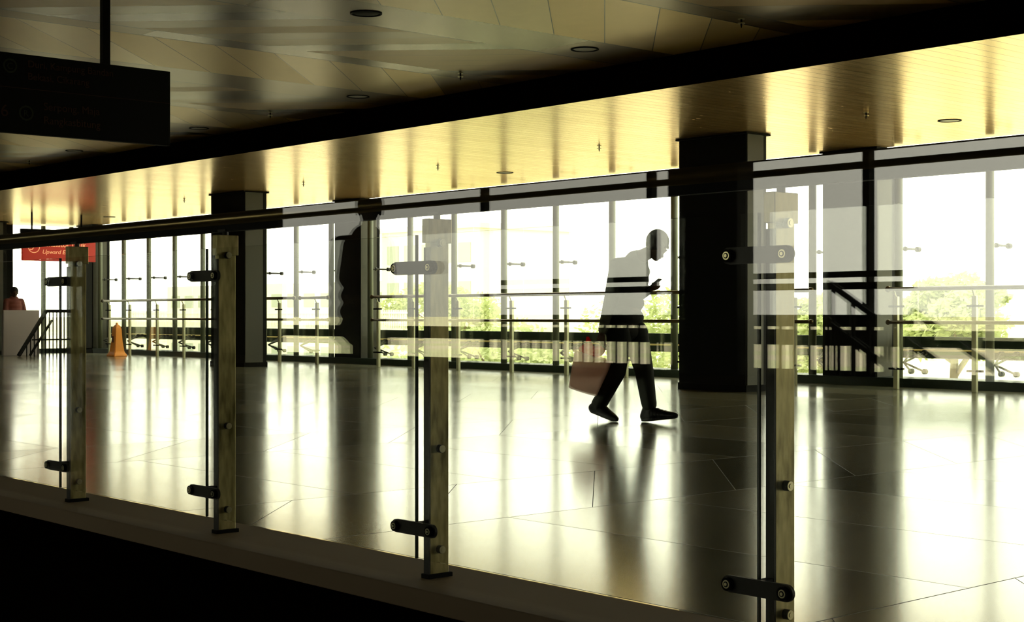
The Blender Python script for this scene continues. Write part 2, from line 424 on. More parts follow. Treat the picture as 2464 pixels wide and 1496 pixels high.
# ------------------------------------------------------------------ far railing in front of the windows
def far_rail(x0, x1, xs, label):
    Y = 15.4
    t = thing('window_railing', label, 'railing', (x0, Y, 0), 'twin-bar railings along the window wall')
    L = x1 - x0
    for z, nm, r in ((1.21, 'top_rail', 0.026), (0.81, 'lower_rail', 0.022)):
        bm = rod(bmesh.new(), (0, 0, z), (L, 0, z), r); ball(bm, (0, 0, z), r * 1.5); ball(bm, (L, 0, z), r * 1.5)
        obj(nm, bm, M['rail'], t, True)
    for X in xs:
        bm = box(X - x0 - 0.03, X - x0 + 0.03, 0.03, 0.075, 0.0, 1.12, 0.004)
        rod(bm, (X - x0, 0.05, 1.1), (X - x0, 0.0, 1.2), 0.01)
        p = obj('post', bm, M['pale_post'], t)
        for z in (1.0, 0.25):
            c = bmesh.new(); bx(c, X - x0 - 0.07, X - x0 + 0.13, -0.01, 0.03, z - 0.012, z + 0.012)
            obj('clamp', c, M['black'], p)
    gb = bmesh.new(); bx(gb, 0.05, L - 0.05, 0.10, 0.11, 0.13, 0.75)
    obj('glass_infill', gb, M['glass'], t)
far_rail(-31.35, -23.55, [-31.11, -30.14, -28.9, -27.76, -26.5, -25.3, -24.12], 'window railing between the leftmost pillars and the wide pillar left of centre')
far_rail(-23.35, -22.45, [-22.87], 'short window railing right of the wide pillar left of centre')
far_rail(-21.1, -12.6, [-20.98, -19.98, -18.8, -17.49, -16.25, -15.01, -13.9], 'long window railing behind the walking man')
far_rail(-12.3, -11.7, [-12.0], 'short window railing just right of the nearest railing post')
far_rail(-10.55, -6.5, [-10.47, -9.41, -8.2, -7.0], 'window railing at the right edge in front of the green tree')

# ------------------------------------------------------------------ near railing
PX = [-8.02, -6.652, -5.302, -3.932, -2.482, -1.05]
HZ = [1.30]
hr = thing('handrail', 'dark bronze tube handrail running along the tops of the near railing posts', 'handrail', (0, 3.14, 0))
bm = bmesh.new(); rod(bm, (-20, 0, 1.285), (1, 0, 1.285), 0.027, n=24)
obj('tube', bm, M['rail'], hr, True)
bm = bmesh.new(); bx(bm, -20, 1, -0.014, 0.014, 1.235, 1.262)
obj('support_strip', bm, M['black'], hr)

Q = thing('railing_post', '', 'post', (0, 3.10, 0), 'steel flat-bar posts of the near railing')
ZT = 1.215
obj('plate', box(-0.014, 0.014, 0, 0.078, -0.03, ZT, 0.0015), M['steel'], Q)
obj('front_strip', box(-0.0145, 0.0135, -0.006, 0.001, 0.0, ZT - 0.09), M['post_front'], Q)  # black strip covering the front edge of the bar
obj('head_cap', box(-0.019, 0.019, -0.01, 0.088, ZT - 0.075, ZT + 0.006, 0.002), M['steel'], Q)
bm = bmesh.new(); rod(bm, (0, 0.039, ZT), (0, 0.039, 1.26), 0.012); bx(bm, -0.03, 0.03, 0.02, 0.06, 1.236, 1.244)
obj('saddle', bm, M['steel_dark'], Q)
obj('foot', box(-0.022, 0.022, -0.012, 0.09, 0.0, 0.035, 0.002), M['black'], Q)
for z in (1.14, 0.452, 0.115):
    bm = bmesh.new(); rod(bm, (0.012, 0.037, z), (0.032, 0.037, z), 0.0135, n=24)
    b_ = obj('bolt', bm, M['steel_dark'], Q)
    bm = bmesh.new(); rod(bm, (0.030, 0.037, z), (0.0335, 0.037, z), 0.0125, n=24); rod(bm, (0.033, 0.037, z), (0.035, 0.037, z), 0.006, n=12)
    obj('bolt_cap', bm, M['bolt'], b_)
for z in (1.055, 0.192):
    bm = bmesh.new(); bx(bm, -0.095, 0.095, -0.062, -0.052, z - 0.022, z + 0.022)
    for s_ in (-1, 1): rod(bm, (0.095 * s_, -0.062, z), (0.095 * s_, -0.052, z), 0.022, n=24)
    c_ = obj('clamp', bm, M['steel_dark'], Q)
    bm = bmesh.new(); bx(bm, -0.012, 0.012, -0.055, 0.002, z - 0.02, z + 0.02)
    obj('clamp_arm', bm, M['black'], c_)
    for s_ in (-1, 1):
        bm = bmesh.new(); rod(bm, (0.092 * s_, -0.074, z), (0.092 * s_, -0.060, z), 0.0175, n=24)
        obj('disc', bm, M['black'], c_)
        bm = bmesh.new(); rod(bm, (0.092 * s_, -0.0755, z), (0.092 * s_, -0.073, z), 0.011, n=20)
        obj('disc_face', bm, M['bolt'], c_)
        bm = bmesh.new(); rod(bm, (0.092 * s_, -0.0765, z), (0.092 * s_, -0.075, z), 0.0075, n=20); obj('disc_recess', bm, M['black'], c_)
        bm = bmesh.new(); rod(bm, (0.092 * s_, -0.0775, z), (0.092 * s_, -0.076, z), 0.0045, n=16); obj('disc_centre', bm, M['bolt'], c_)
plab = {-8.02: 'steel railing post past the left edge of the dark corner', -6.652: 'leftmost steel railing post below the red sign',
        -5.302: 'second steel railing post from the left, in front of the wide black pillar',
        -3.932: 'third steel railing post from the left, at mid picture', -2.482: 'largest and nearest steel railing post, right of the walking man',
        -1.05: 'steel railing post beyond the right edge'}
use = [-6.652, -5.302, -3.932, -2.482]
Q.location = (use[0], 3.10, 0); Q['label'] = plab[use[0]]
for X in use[1:]: dup(Q, (X, 3.10, 0), plab[X])

pl = ['glass railing panel at the far left below the red sign', 'glass railing panel in front of the wet floor sign, between first and second posts',
      'glass railing panel between the second and third posts', 'glass railing panel between the third and nearest posts, in front of the walking man',
      'glass railing panel at the right edge, right of the nearest post']
for i in range(5):
    x0, x1 = PX[i] + 0.03, PX[i + 1] - 0.012
    t = thing('glass_barrier', pl[i], 'glass panel', (x0, 3.055, 0.09), 'clear glass panels of the near railing')
    gb = box(0, x1 - x0, 0, 0.012, 0, 1.075, 0)
    obj('pane', gb, M['glass'], t)
    eb = bmesh.new(); bx(eb, x1 - x0 + 0.0005, x1 - x0 + 0.0035, 0, 0.012, 0, 1.075)
    obj('polished_edge', eb, M['glass_edge'], t)

# tall clear screen just in front of the railing; it mirrors the bright windows behind the viewer
g = obj('glass_screen', box(-33, XR, YG, YG + 0.012, 0.0, HN - 0.002), M['glass']); tag(g, 'tall clear glass screen standing along the kerb in front of the railing', 'glass screen')

# ------------------------------------------------------------------ lights and sprinklers in the ceilings
def ring_light(name, loc, label, group, dark=False):
    t = thing(name, label, 'ceiling light', loc, group)
    obj('rim', lathe([(0.125, 0.0), (0.13, -0.006), (0.115, -0.008), (0.112, 0.004)]), M['black'], t, True)
    obj('lens', lathe([(0.112, 0.003), (0.10, -0.003), (0.03, -0.004)]), M['black'] if dark else M['lens'], t, True)
M['lens'] = mat('unlit_lens', (0.22, 0.18, 0.09), 0.4)
spots = [(-9.82, 7.11, HN, 'dark recessed round light at the top edge of the brown ceiling', True),
         (-9.82, 9.57, HN, 'unlit round ceiling light nearest the right end of the black fascia shadow'),
         (-13.62, 9.75, HN, 'unlit round ceiling light above the standing reflection, near the fascia'),
         (-17.3, 9.85, HN, 'unlit round ceiling light just right of the hanging sign'),
         (-20.9, 9.82, HN, 'faint round ceiling light under the left part of the hanging sign'),
         (-9.12, 14.47, HC, 'unlit round light in the golden ceiling at the right edge'),
         (-16.87, 14.77, HC, 'unlit round light in the golden ceiling above the middle windows'),
         (-30.2, 15.0, HC, 'unlit round light in the golden ceiling at the left')]
for s_ in spots: ring_light('recessed_light', s_[:3], s_[3], 'unlit round ceiling lights', len(s_) > 4)

K = thing('sprinkler', '', 'sprinkler', (0, 0, 0), 'fire sprinklers hanging from the ceilings')
bm = bmesh.new(); rod(bm, (0, 0, 0.0), (0, 0, -0.05), 0.008); obj('stem', bm, M['black'], K)
bm = bmesh.new(); rod(bm, (0, 0, -0.035), (0, 0, -0.041), 0.030); rod(bm, (0, 0, -0.001), (0, 0, -0.005), 0.028); obj('deflector', bm, M['bolt'], K)
bm = bmesh.new(); rod(bm, (0, 0, -0.05), (0, 0, -0.075), 0.008, 0.003); obj('tip', bm, M['black'], K)
sp = [(-11.61, 9.57, HN, 'dark sprinkler in the brown ceiling above the middle windows'), (-15.38, 9.72, HN, 'dark sprinkler in the brown ceiling right of the hanging sign'),
      (-7.96, 9.55, HN, 'dark sprinkler in the brown ceiling near the top right'), (-22.65, 9.89, HN, 'dark sprinkler in the brown ceiling below the hanging sign'),
      (-16.7, 13.35, HC, 'brass sprinkler in the golden ceiling above the third railing post'), (-20.23, 13.41, HC, 'brass sprinkler in the golden ceiling left of the reflected head'),
      (-13.39, 13.3, HC, 'brass sprinkler in the golden ceiling above the walking man'), (-9.33, 13.22, HC, 'brass sprinkler in the golden ceiling at the far right'),
      (-24.58, 13.69, HC, 'brass sprinkler in the golden ceiling left of the wide pillar')]
for i, s_ in enumerate(sp):
    if i == 0: K.location = s_[:3]; K['label'] = s_[3]
    else: dup(K, s_[:3], s_[3])

# ------------------------------------------------------------------ signs
def text(body, size, mt, parent, loc, name='lettering', align='LEFT', shear=0.0):
    c = bpy.data.curves.new(name, 'FONT'); c.body = body; c.size = size; c.extrude = 0.001; c.align_x = align; c.shear = shear
    c.materials.append(mt)
    tmp = bpy.data.objects.new(name, c); COL.objects.link(tmp); bpy.context.view_layer.update()
    me = bpy.data.meshes.new_from_object(tmp.evaluated_get(bpy.context.evaluated_depsgraph_get()))
    bpy.data.objects.remove(tmp); me.name = name
    o = bpy.data.objects.new(name, me); COL.objects.link(o); o.parent = parent; o.location = loc; o.rotation_euler = (PI / 2, 0, PI / 2)
    return o
def ring(mt, parent, loc, r, wd, name='ring'):
    bm = bmesh.new(); n_ = 40
    a = [[bm.verts.new((x, rr * math.cos(2 * PI * k / n_), rr * math.sin(2 * PI * k / n_))) for k in range(n_)] for x in (0, 0.002) for rr in (r, r - wd)]
    for k in range(n_):
        j = (k + 1) % n_
        bm.faces.new((a[2][k], a[2][j], a[3][j], a[3][k])); bm.faces.new((a[0][k], a[0][j], a[2][j], a[2][k])); bm.faces.new((a[1][k], a[1][j], a[3][j], a[3][k]))
    o = obj(name, bm, mt, parent); o.location = loc; return o

hs = thing('hanging_sign', 'large black hanging direction sign with dim lettering, top left', 'sign', (-10.45, 3.3, 2.21))
obj('board', box(-0.06, 0.0, 0.15, 2.40, 0, 0.575, 0.004), M['black'], hs)
obj('hanger', box(-0.055, -0.005, 1.84, 1.90, 0.57, 1.118), M['black'], hs)
obj('hanger', box(-0.055, -0.005, 0.45, 0.51, 0.57, 1.118), M['black'], hs)
obj('divider', box(0.0, 0.002, 0.15, 2.40, 0.325, 0.329), M['dim_letter'], hs)
text('Duri, Kampung Bandan', 0.072, M['dim_letter'], hs, (0.002, 1.25, 0.485))
text('Bekasi, Cikarang', 0.072, M['dim_letter'], hs, (0.002, 1.25, 0.395))
ring(M['dim_green'], hs, (0.001, 1.12, 0.48), 0.052, 0.012, 'line_badge')
text('C', 0.065, M['dim_green'], hs, (0.002, 1.096, 0.457), 'badge_letter')
text('Serpong, Maja', 0.078, M['dim_letter'], hs, (0.002, 1.37, 0.185))
text('Rangkasbitung', 0.078, M['dim_letter'], hs, (0.002, 1.37, 0.085))
ring(M['dim_green'], hs, (0.001, 1.24, 0.15), 0.055, 0.013, 'line_badge')
text('R', 0.065, M['dim_green'], hs, (0.002, 1.218, 0.127), 'badge_letter')
text('-6', 0.12, M['dim_letter'], hs, (0.002, 1.01, 0.115), 'platform_number')

rs = thing('escalator_sign', 'red lit sign with white lettering Eskalator Naik, Upward Escalator', 'sign', (-30.0, 12.96, 2.03))
obj('board', box(-0.08, 0.0, 0, 1.62, 0, 0.57, 0.005), M['red'], rs)
for yy in (0.2, 1.3): obj('hanger', box(-0.06, -0.03, yy, yy + 0.03, 0.57, HC - 2.03), M['black'], rs)
ring(M['sign_white'], rs, (0.002, 0.24, 0.29), 0.13, 0.014, 'pictogram_ring')
bm = bmesh.new(); bar(bm, (0.003, 0.15, 0.23), (0.003, 0.20, 0.23), 0.016, 0.003)
for a, b in (((0.15, 0.23), (0.20, 0.23)), ((0.20, 0.23), (0.28, 0.33)), ((0.28, 0.33), (0.33, 0.33))):
    rod(bm, (0.004, a[0], a[1]), (0.004, b[0], b[1]), 0.009, n=8)
rod(bm, (0.004, 0.24, 0.35), (0.004, 0.24, 0.39), 0.012, n=8)
obj('pictogram', bm, M['sign_white'], rs)
text('Eskalator Naik', 0.165, M['sign_white'], rs, (0.002, 0.42, 0.30))
text('Upward Escalator', 0.125, M['sign_white'], rs, (0.002, 0.42, 0.15), shear=0.25)

# ------------------------------------------------------------------ wet floor sign, escalator handrails at the far left
wf = thing('wet_floor_sign', 'orange wet floor sign standing on the floor at the far left', 'floor sign', (-29.95, 15.05, 0))
bm = bmesh.new(); prof = [(0.0, 0.19), (0.05, 0.17), (0.10, 0.135), (0.35, 0.10), (0.60, 0.085), (0.68, 0.05)]
vs = []
for z, hw in prof:
    dp = hw * 0.85
    vs.append([bm.verts.new(c) for c in ((-hw, -dp, z), (hw, -dp, z), (hw, dp, z), (-hw, dp, z))])
for i in range(len(vs) - 1):
    for k in range(4): bm.faces.new((vs[i][k], vs[i][(k + 1) % 4], vs[i + 1][(k + 1) % 4], vs[i + 1][k]))
bm.faces.new(vs[0]); bm.faces.new(vs[-1])
bmesh.ops.bevel(bm, geom=bm.edges[:], offset=0.012, segments=2, affect='EDGES')
obj('body', bm, M['orange'], wf)
bm = bmesh.new(); rod(bm, (0, 0, 0.67), (0, 0, 0.73), 0.035, 0.02); obj('grip', bm, M['orange'], wf)
bm = bmesh.new(); bx(bm, -0.04, 0.04, -0.105, -0.098, 0.30, 0.44); obj('warning_mark', bm, M['cloth_red'], wf)

st = thing('escalator_balustrade', 'dark sloping escalator handrail with upright bars at the far left', 'balustrade', (-31.0, 13.3, 0))
bm = bmesh.new(); bar(bm, (0, 0.0, 0.02), (0, 0.62, 0.98), 0.09, 0.06); bar(bm, (0, 0.62, 0.98), (0, 1.25, 0.98), 0.07, 0.06)
obj('sloping_rail', bm, M['black'], st)
bm = bmesh.new(); bar(bm, (0, 0.25, 0.02), (0, 0.75, 0.78), 0.045, 0.04); bar(bm, (0, 0.3, 0.36), (0, 1.25, 0.36), 0.03, 0.03)
obj('lower_rail', bm, M['black'], st)
for k in range(13):
    yy = 0.18 + 0.085 * k; top = min(0.97, 0.02 + yy * 1.55)
    bm = bmesh.new(); rod(bm, (0, yy, 0.0), (0, yy, top), 0.014, n=8); obj('baluster', bm, M['black'], st)
obj('newel', box(-0.03, 0.03, 1.22, 1.28, 0, 1.0), M['pale_post'], st)
pt = obj('escalator_parapet', box(-31.9, -31.8, 13.3, 14.12, 0, 1.0, 0.01), mat('lilac_grey_panel', (0.36, 0.31, 0.30), 0.6)); tag(pt, 'low lilac-grey parapet panels beside the escalator handrail at the far left', 'parapet')

# ------------------------------------------------------------------ people
def capsule(bm, p, r0, q, r1, n=16):
    p, q = Vector(p), Vector(q)
    ball(bm, p, r0, n=n); ball(bm, q, r1, n=n); rod(bm, p, q, r0, r1, n=n)

def remeshed(name, bm, m, parent, vox=0.009, it=6):
    o = obj(name, bm, m, parent, True)
    r = o.modifiers.new('Remesh', 'REMESH'); r.mode = 'VOXEL'; r.voxel_size = vox; r.use_smooth_shade = True
    s_ = o.modifiers.new('Smooth', 'SMOOTH'); s_.factor = 0.5; s_.iterations = it
    return o

def hand(bm, wrist, aim, palm_n, curl=0.5, side=1):
    """palm, four bent fingers of unequal length and a thumb leaving the side of the palm"""
    a = Vector(aim).normalized(); nrm = Vector(palm_n); nrm = (nrm - a * nrm.dot(a)).normalized(); s_ = a.cross(nrm) * side
    wv = Vector(wrist)
    R = Matrix((a, s_, nrm)).transposed()
    ball(bm, wv + a * 0.048, 0.05, 1.0, 0.80, 0.30, R)
    for k, (off, ln) in enumerate(((-0.030, 0.068), (-0.010, 0.078), (0.010, 0.074), (0.029, 0.058))):
        p0 = wv + a * 0.080 + s_ * off; d = a.copy()
        for j in range(3):
            ang = curl * (0.6 + 0.35 * j)
            d = (d * math.cos(ang) + nrm * math.sin(ang)).normalized()
            p1 = p0 + d * ln * (0.45, 0.32, 0.25)[j]
            capsule(bm, p0, 0.0098 - 0.001 * j, p1, 0.0088 - 0.001 * j, 10); p0 = p1
    p0 = wv + a * 0.028 - s_ * 0.034
    p1 = p0 + (a * 0.6 - s_ * 0.6 + nrm * 0.3).normalized() * 0.036; p2 = p1 + (a * 0.9 - s_ * 0.1 + nrm * 0.5).normalized() * 0.03
    capsule(bm, p0, 0.012, p1, 0.0105, 10); capsule(bm, p1, 0.0105, p2, 0.0085, 10)

def head_geo(bm, c, f, up):
    """face, jaw, nose, lips, ears around centre c, facing f"""
    f = Vector(f).normalized(); up = Vector(up); up = (up - f * up.dot(f)).normalized(); s_ = up.cross(f)
    R = Matrix((f, s_, up)).transposed(); c = Vector(c)
    P_ = lambda x, y, z: c + f * x + s_ * y + up * z
    ball(bm, P_(-0.012, 0, 0.025), 0.094, 1.0, 0.80, 0.93, R, 24)
    ball(bm, P_(0.028, 0, -0.030), 0.070, 0.9, 0.86, 1.12, R, 20)
    ball(bm, P_(0.050, 0, -0.082), 0.034, 0.95, 1.05, 0.75, R)
    capsule(bm, P_(0.088, 0, 0.004), 0.008, P_(0.108, 0, -0.028), 0.013, 10)
    ball(bm, P_(0.088, 0, -0.056), 0.016, 0.8, 1.5, 0.6, R)
    ball(bm, P_(0.080, 0, 0.018), 0.03, 0.5, 1.7, 0.4, R)
    for sd in (-1, 1):
        ball(bm, P_(-0.005, sd * 0.078, -0.015), 0.028, 0.7, 0.35, 1.1, R)
        ball(bm, P_(0.076, sd * 0.030, 0.002), 0.012, 1, 1, 1, R, 10)
    return R, P_

def person(parent, J, face, up, mats, cap=True, jacket=0.0, hands=None, voxel=0.009, hood=False):
    """J: joints in world space -> one continuous body, clothing and shoes as its children"""
    o3 = parent.location
    L = {k: Vector(v) - o3 for k, v in J.items()}
    bm = bmesh.new()
    R, P_ = head_geo(bm, L['head'], face, up)
    nk = L['neck']; ch = L['chest']; pv = L['pelvis']
    capsule(bm, L['head'] - Vector(up).normalized() * 0.06 - Vector(face).normalized() * 0.02, 0.052, nk, 0.06)
    capsule(bm, nk, 0.07, ch, 0.12); capsule(bm, ch, 0.12, pv, 0.115)
    for s_ in 'lr':
        capsule(bm, ch.lerp(nk, 0.55), 0.08, L['sh' + s_], 0.058)
        capsule(bm, L['sh' + s_], 0.052, L['el' + s_], 0.040); capsule(bm, L['el' + s_], 0.039, L['wr' + s_], 0.027)
        capsule(bm, pv, 0.10, L['hip' + s_], 0.085); capsule(bm, L['hip' + s_], 0.080, L['kn' + s_], 0.056)
        capsule(bm, L['kn' + s_], 0.054, L['an' + s_], 0.036)
        aim, pn, cu, sd = (hands or {}).get(s_, ((L['wr' + s_] - L['el' + s_]), Vector(face), 0.5, 1))
        hand(bm, L['wr' + s_], aim, pn, cu, sd)
    body = remeshed('body', bm, mats['skin'], parent, 0.006, 3)
    # shirt or jacket
    bm = bmesh.new()
    lat = (L['shl'] - L['shr']); lat.normalize()
    tdir = (ch - pv).normalized(); fr = lat.cross(tdir).normalized()
    def ell(c, ru, rl, rf):
        Rr = Matrix((lat, fr, tdir)).transposed()
        ball(bm, c, 1.0, rl, rf, ru, Rr, 24)
    capsule(bm, nk + tdir * 0.005, 0.068, ch, 0.10)
    hw = (L['shl'] - L['shr']).length / 2
    for k in range(7):
        f_ = k / 6; c = nk.lerp(ch, min(1, f_ * 1.6)) if f_ < 0.625 else ch.lerp(pv, (f_ - 0.625) / 0.375)
        c = nk.lerp(pv, f_ * 0.98 + 0.06)
        c = c + (ch - nk.lerp(pv, 0.42)) * math.sin(PI * f_)
        ell(c, 0.105, (0.115, 0.17, 0.19, 0.19, 0.185, 0.19, 0.195)[k], (0.09, 0.13, 0.15, 0.15, 0.148, 0.15, 0.15)[k])
    if jacket:
        ell(pv - tdir * jacket, 0.12, 0.185, 0.135)
    for s_ in 'lr':
        capsule(bm, ch.lerp(nk, 0.62), 0.088, L['sh' + s_], 0.072)
        capsule(bm, L['sh' + s_], 0.070, L['el' + s_], 0.056)
        capsule(bm, L['el' + s_], 0.055, L['el' + s_].lerp(L['wr' + s_], 0.93), 0.040)
    if hood:
        capsule(bm, nk - fr * 0 + tdir * 0.0, 0.085, nk.lerp(L['head'], 0.35) - Vector(face).normalized() * 0.02, 0.082)
    remeshed('shirt', bm, mats['shirt'], parent, voxel, 6)
    # trousers
    bm = bmesh.new()
    ell(pv - tdir * 0.04, 0.13, 0.165, 0.125)
    for s_ in 'lr':
        capsule(bm, L['hip' + s_], 0.112, L['kn' + s_], 0.080); capsule(bm, L['kn' + s_], 0.080, L['kn' + s_].lerp(L['an' + s_], 0.9), 0.066)
        capsule(bm, L['kn' + s_].lerp(L['an' + s_], 0.82), 0.066, L['an' + s_] + Vector((0, 0, 0.012)), 0.066)
    remeshed('trousers', bm, mats['trousers'], parent, voxel, 5)
    for s_ in 'lr':
        bm = bmesh.new(); a = L['an' + s_]; t_ = L['toe' + s_]; h_ = L['heel' + s_]
        capsule(bm, a, 0.048, h_ + Vector((0, 0, 0.045)), 0.044)
        ft = (t_ - h_); u = ft.normalized(); s2 = u.cross(Vector((0, 0, 1))).normalized(); up_ = s2.cross(u)
        Rr = Matrix((u, s2, up_)).transposed()
        for k, (q_, r_, hz) in enumerate(((0.08, 0.043, 0.052), (0.2, 0.043, 0.060), (0.32, 0.043, 0.058), (0.44, 0.045, 0.052), (0.56, 0.047, 0.045), (0.68, 0.049, 0.039), (0.80, 0.047, 0.034), (0.90, 0.042, 0.030), (0.97, 0.034, 0.026))):
            ball(bm, h_.lerp(t_, q_) + up_ * (hz), 1.0, 0.055, r_, hz, Rr)
        bx0 = len(bm.verts)
        for q_ in (0.06, 0.18, 0.3, 0.42, 0.55, 0.68, 0.8, 0.93):
            ball(bm, h_.lerp(t_, q_) + up_ * 0.010, 1.0, 0.055, 0.038 if q_ < 0.5 else 0.045, 0.012, Rr)
        remeshed('shoe', bm, mats['shoe'], parent, 0.005, 4)
    # hair or cap
    bm = bmesh.new()
    ball(bm, P_(-0.022, 0, 0.034), 0.106, 0.98, 0.86, 0.95, R, 24); ball(bm, P_(-0.05, 0, -0.01), 0.068, 0.9, 1.0, 1.0, R, 20)
    if cap: capsule(bm, P_(0.05, -0.03, 0.07), 0.016, P_(0.10, -0.02, 0.052), 0.010, 10); capsule(bm, P_(0.05, 0.03, 0.07), 0.016, P_(0.10, 0.02, 0.052), 0.010, 10)
    remeshed('cap' if cap else 'hair', bm, mats['hair'], parent, 0.006, 3)
    return body

# walking man with the bucket
YM = 9.07; dy = 0.085
def q(x, y, d=0.0): return px(x, y, YM + d)
mo = px(1520, 1015, YM); mo.z = 0
man = thing('person', 'person walking with bowed head in dark clothes, carrying a pink bucket', 'person', mo)
J = dict(head=q(1581, 592), neck=q(1533, 622), chest=q(1512, 672), pelvis=q(1502, 790),
         shr=q(1486, 640, -0.13), elr=q(1470, 712, -0.20), wrr=q(1449, 800, -0.24),
         shl=q(1537, 648, 0.13), ell=q(1530, 715, 0.20), wrl=q(1562, 697, 0.14),
         hipr=q(1490, 800, -dy), knr=q(1484, 893, -dy), anr=q(1441, 975, -dy), heelr=q(1428, 992, -dy), toer=q(1477, 1016, -dy),
         hipl=q(1528, 800, dy), knl=q(1550, 893, dy), anl=q(1562, 975, dy), heell=q(1552, 1013, dy), toel=q(1622, 1006, dy))
J['heell'].z = 0.003; J['toel'].z = 0.045; J['toer'].z = 0.004; J['heelr'].z = 0.06
mats = dict(skin=M['skin'], shirt=M['cloth_dark'], trousers=M['cloth_trouser'], shoe=M['shoe'], hair=M['hair'])
person(man, J, (0.80, -0.10, -0.62), (0.62, 0, 0.80), mats, cap=True,
       hands={'r': (Vector((-0.05, 0, -1)), Vector((0, 1, 0.0)), 1.1, 1), 'l': (Vector((1, -0.35, 0.12)), Vector((0.1, 0, 1)), 0.75, 1)})
ph = obj('phone', box(-0.035, 0.035, -0.005, 0.005, -0.07, 0.07, 0.003), M['black'])
ph.location = J['wrl'] + Vector((0.10, -0.045, 0.045)); ph.rotation_euler = (0.9, 0, 1.57 + 0.3); tag(ph, 'small dark phone held at the chest of the walking person', 'phone')

# bucket hanging from his right hand
hnd = J['wrr'] + Vector((0, 0.02, -0.095))
bc = q(1428, 857, -0.24)
bk = thing('bucket', 'pink translucent bucket hanging from the hand of the walking person', 'bucket', bc)
bk.rotation_euler = (0, 0.30, 0.75)
prof = [(0.118, -0.30), (0.124, -0.295), (0.165, -0.01), (0.182, -0.008), (0.182, 0.008), (0.163, 0.006), (0.158, -0.01), (0.116, -0.285), (0.10, -0.29)]
obj('tub', lathe([(r_ * 1.0, z_ * 1.04) for r_, z_ in prof], 48), M['bucket'], bk, True)
bpy.context.view_layer.update()
Rb = Matrix.Rotation(0.75, 4, 'Z') @ Matrix.Rotation(0.30, 4, 'Y')
hl = Rb.inverted() @ (hnd - bc)
bm = bmesh.new(); prev = None
for k in range(25):
    a = PI * k / 24
    p_ = Vector((0.172 * math.cos(a), 0, 0)) * (1 - 0.0)
    p_ = Vector((0.172 * math.cos(a), hl.y * math.sin(a) ** 2 * 0.9, 0)) + Vector((hl.x * math.sin(a) ** 2 * 0.9, 0, max(hl.z, 0.05) * math.sin(a)))
    if prev is not None: rod(bm, prev, p_, 0.004, n=8)
    prev = p_
obj('handle', bm, M['steel_dark'], bk)
rc = thing('cleaning_cloth', 'red cloth heaped in the pink bucket', 'cloth', bc + Vector((-0.01, -0.01, 0.035)))
bm = bmesh.new(); random.seed(3)
for k in range(9):
    ball(bm, (random.uniform(-0.07, 0.07), random.uniform(-0.07, 0.07), random.uniform(-0.04, 0.035)), random.uniform(0.035, 0.055), 1, 1, 0.8)
rod(bm, (-0.02, 0, 0), (-0.05, 0, 0.13), 0.05, 0.012)
remeshed('cloth_heap', bm, M['red_cloth'], rc, 0.008, 3)

# person standing on the viewer's side; the glass screen mirrors this figure
YP = 5.85
def v(x, y, d=0.0):
    p_ = px(x, y, YP + d); p_.y = 2 * YG - p_.y; return p_
po = v(870, 1075); po.z = 0
pp = thing('person', 'person in a dark jacket seen as a reflection over the centre-left pillar', 'person', po)
J2 = dict(head=v(886, 503), neck=v(880, 562), chest=v(858, 645), pelvis=v(852, 780),
          shr=v(816, 592, -0.10), elr=v(800, 668, -0.14), wrr=v(822, 712, -0.20),
          shl=v(918, 592, 0.10), ell=v(930, 685, 0.14), wrl=v(916, 770, 0.12),
          hipr=v(854, 800, -0.06), knr=v(842, 930, -0.06), anr=v(834, 1045, -0.06), heelr=v(828, 1070, -0.06), toer=v(868, 1084, -0.06),
          hipl=v(893, 800, 0.08), knl=v(908, 925, 0.08), anl=v(926, 1035, 0.08), heell=v(922, 1066, 0.08), toel=v(945, 1070, 0.08))
for k in ('heelr', 'toer', 'heell', 'toel'): J2[k].z = -0.045
for k in ('anr', 'anl'): J2[k].z = 0.05
person(pp, J2, (0.75, 0.6, 0.0), (0, 0, 1), dict(mats, shirt=M['cloth_dark']), cap=False, jacket=0.03)

# seated/standing figure by the escalator, far left
YE = 13.9
def e_(x, y, d=0.0): return px(x, y, YE + d)
eo = Vector((-32.75, 13.95, 0))
ep = thing('person', 'person in a dull red top behind the escalator parapet at the far left', 'person', eo)
def ez(dx, dz, d=0.0): return eo + Vector((dx, d, dz))
J3 = dict(head=ez(0, 1.40), neck=ez(-0.02, 1.26), chest=ez(-0.02, 1.08), pelvis=ez(-0.03, 0.78),
          shr=ez(-0.02, 1.2, -0.17), elr=ez(0.03, 0.98, -0.22), wrr=ez(0.16, 0.92, -0.16), shl=ez(-0.02, 1.2, 0.17), ell=ez(0.03, 0.98, 0.22), wrl=ez(0.16, 0.92, 0.16),
          hipr=ez(-0.03, 0.75, -0.08), knr=ez(0.02, 0.42, -0.09), anr=ez(-0.02, 0.08, -0.09), heelr=ez(-0.06, 0.0, -0.09), toer=ez(0.16, 0.0, -0.09),
          hipl=ez(-0.03, 0.75, 0.08), knl=ez(0.02, 0.42, 0.09), anl=ez(-0.02, 0.08, 0.09), heell=ez(-0.06, 0.0, 0.09), toel=ez(0.16, 0.0, 0.09))
person(ep, J3, (1, -0.2, -0.1), (0, 0, 1), dict(mats, shirt=M['cloth_red']), cap=False, voxel=0.014)

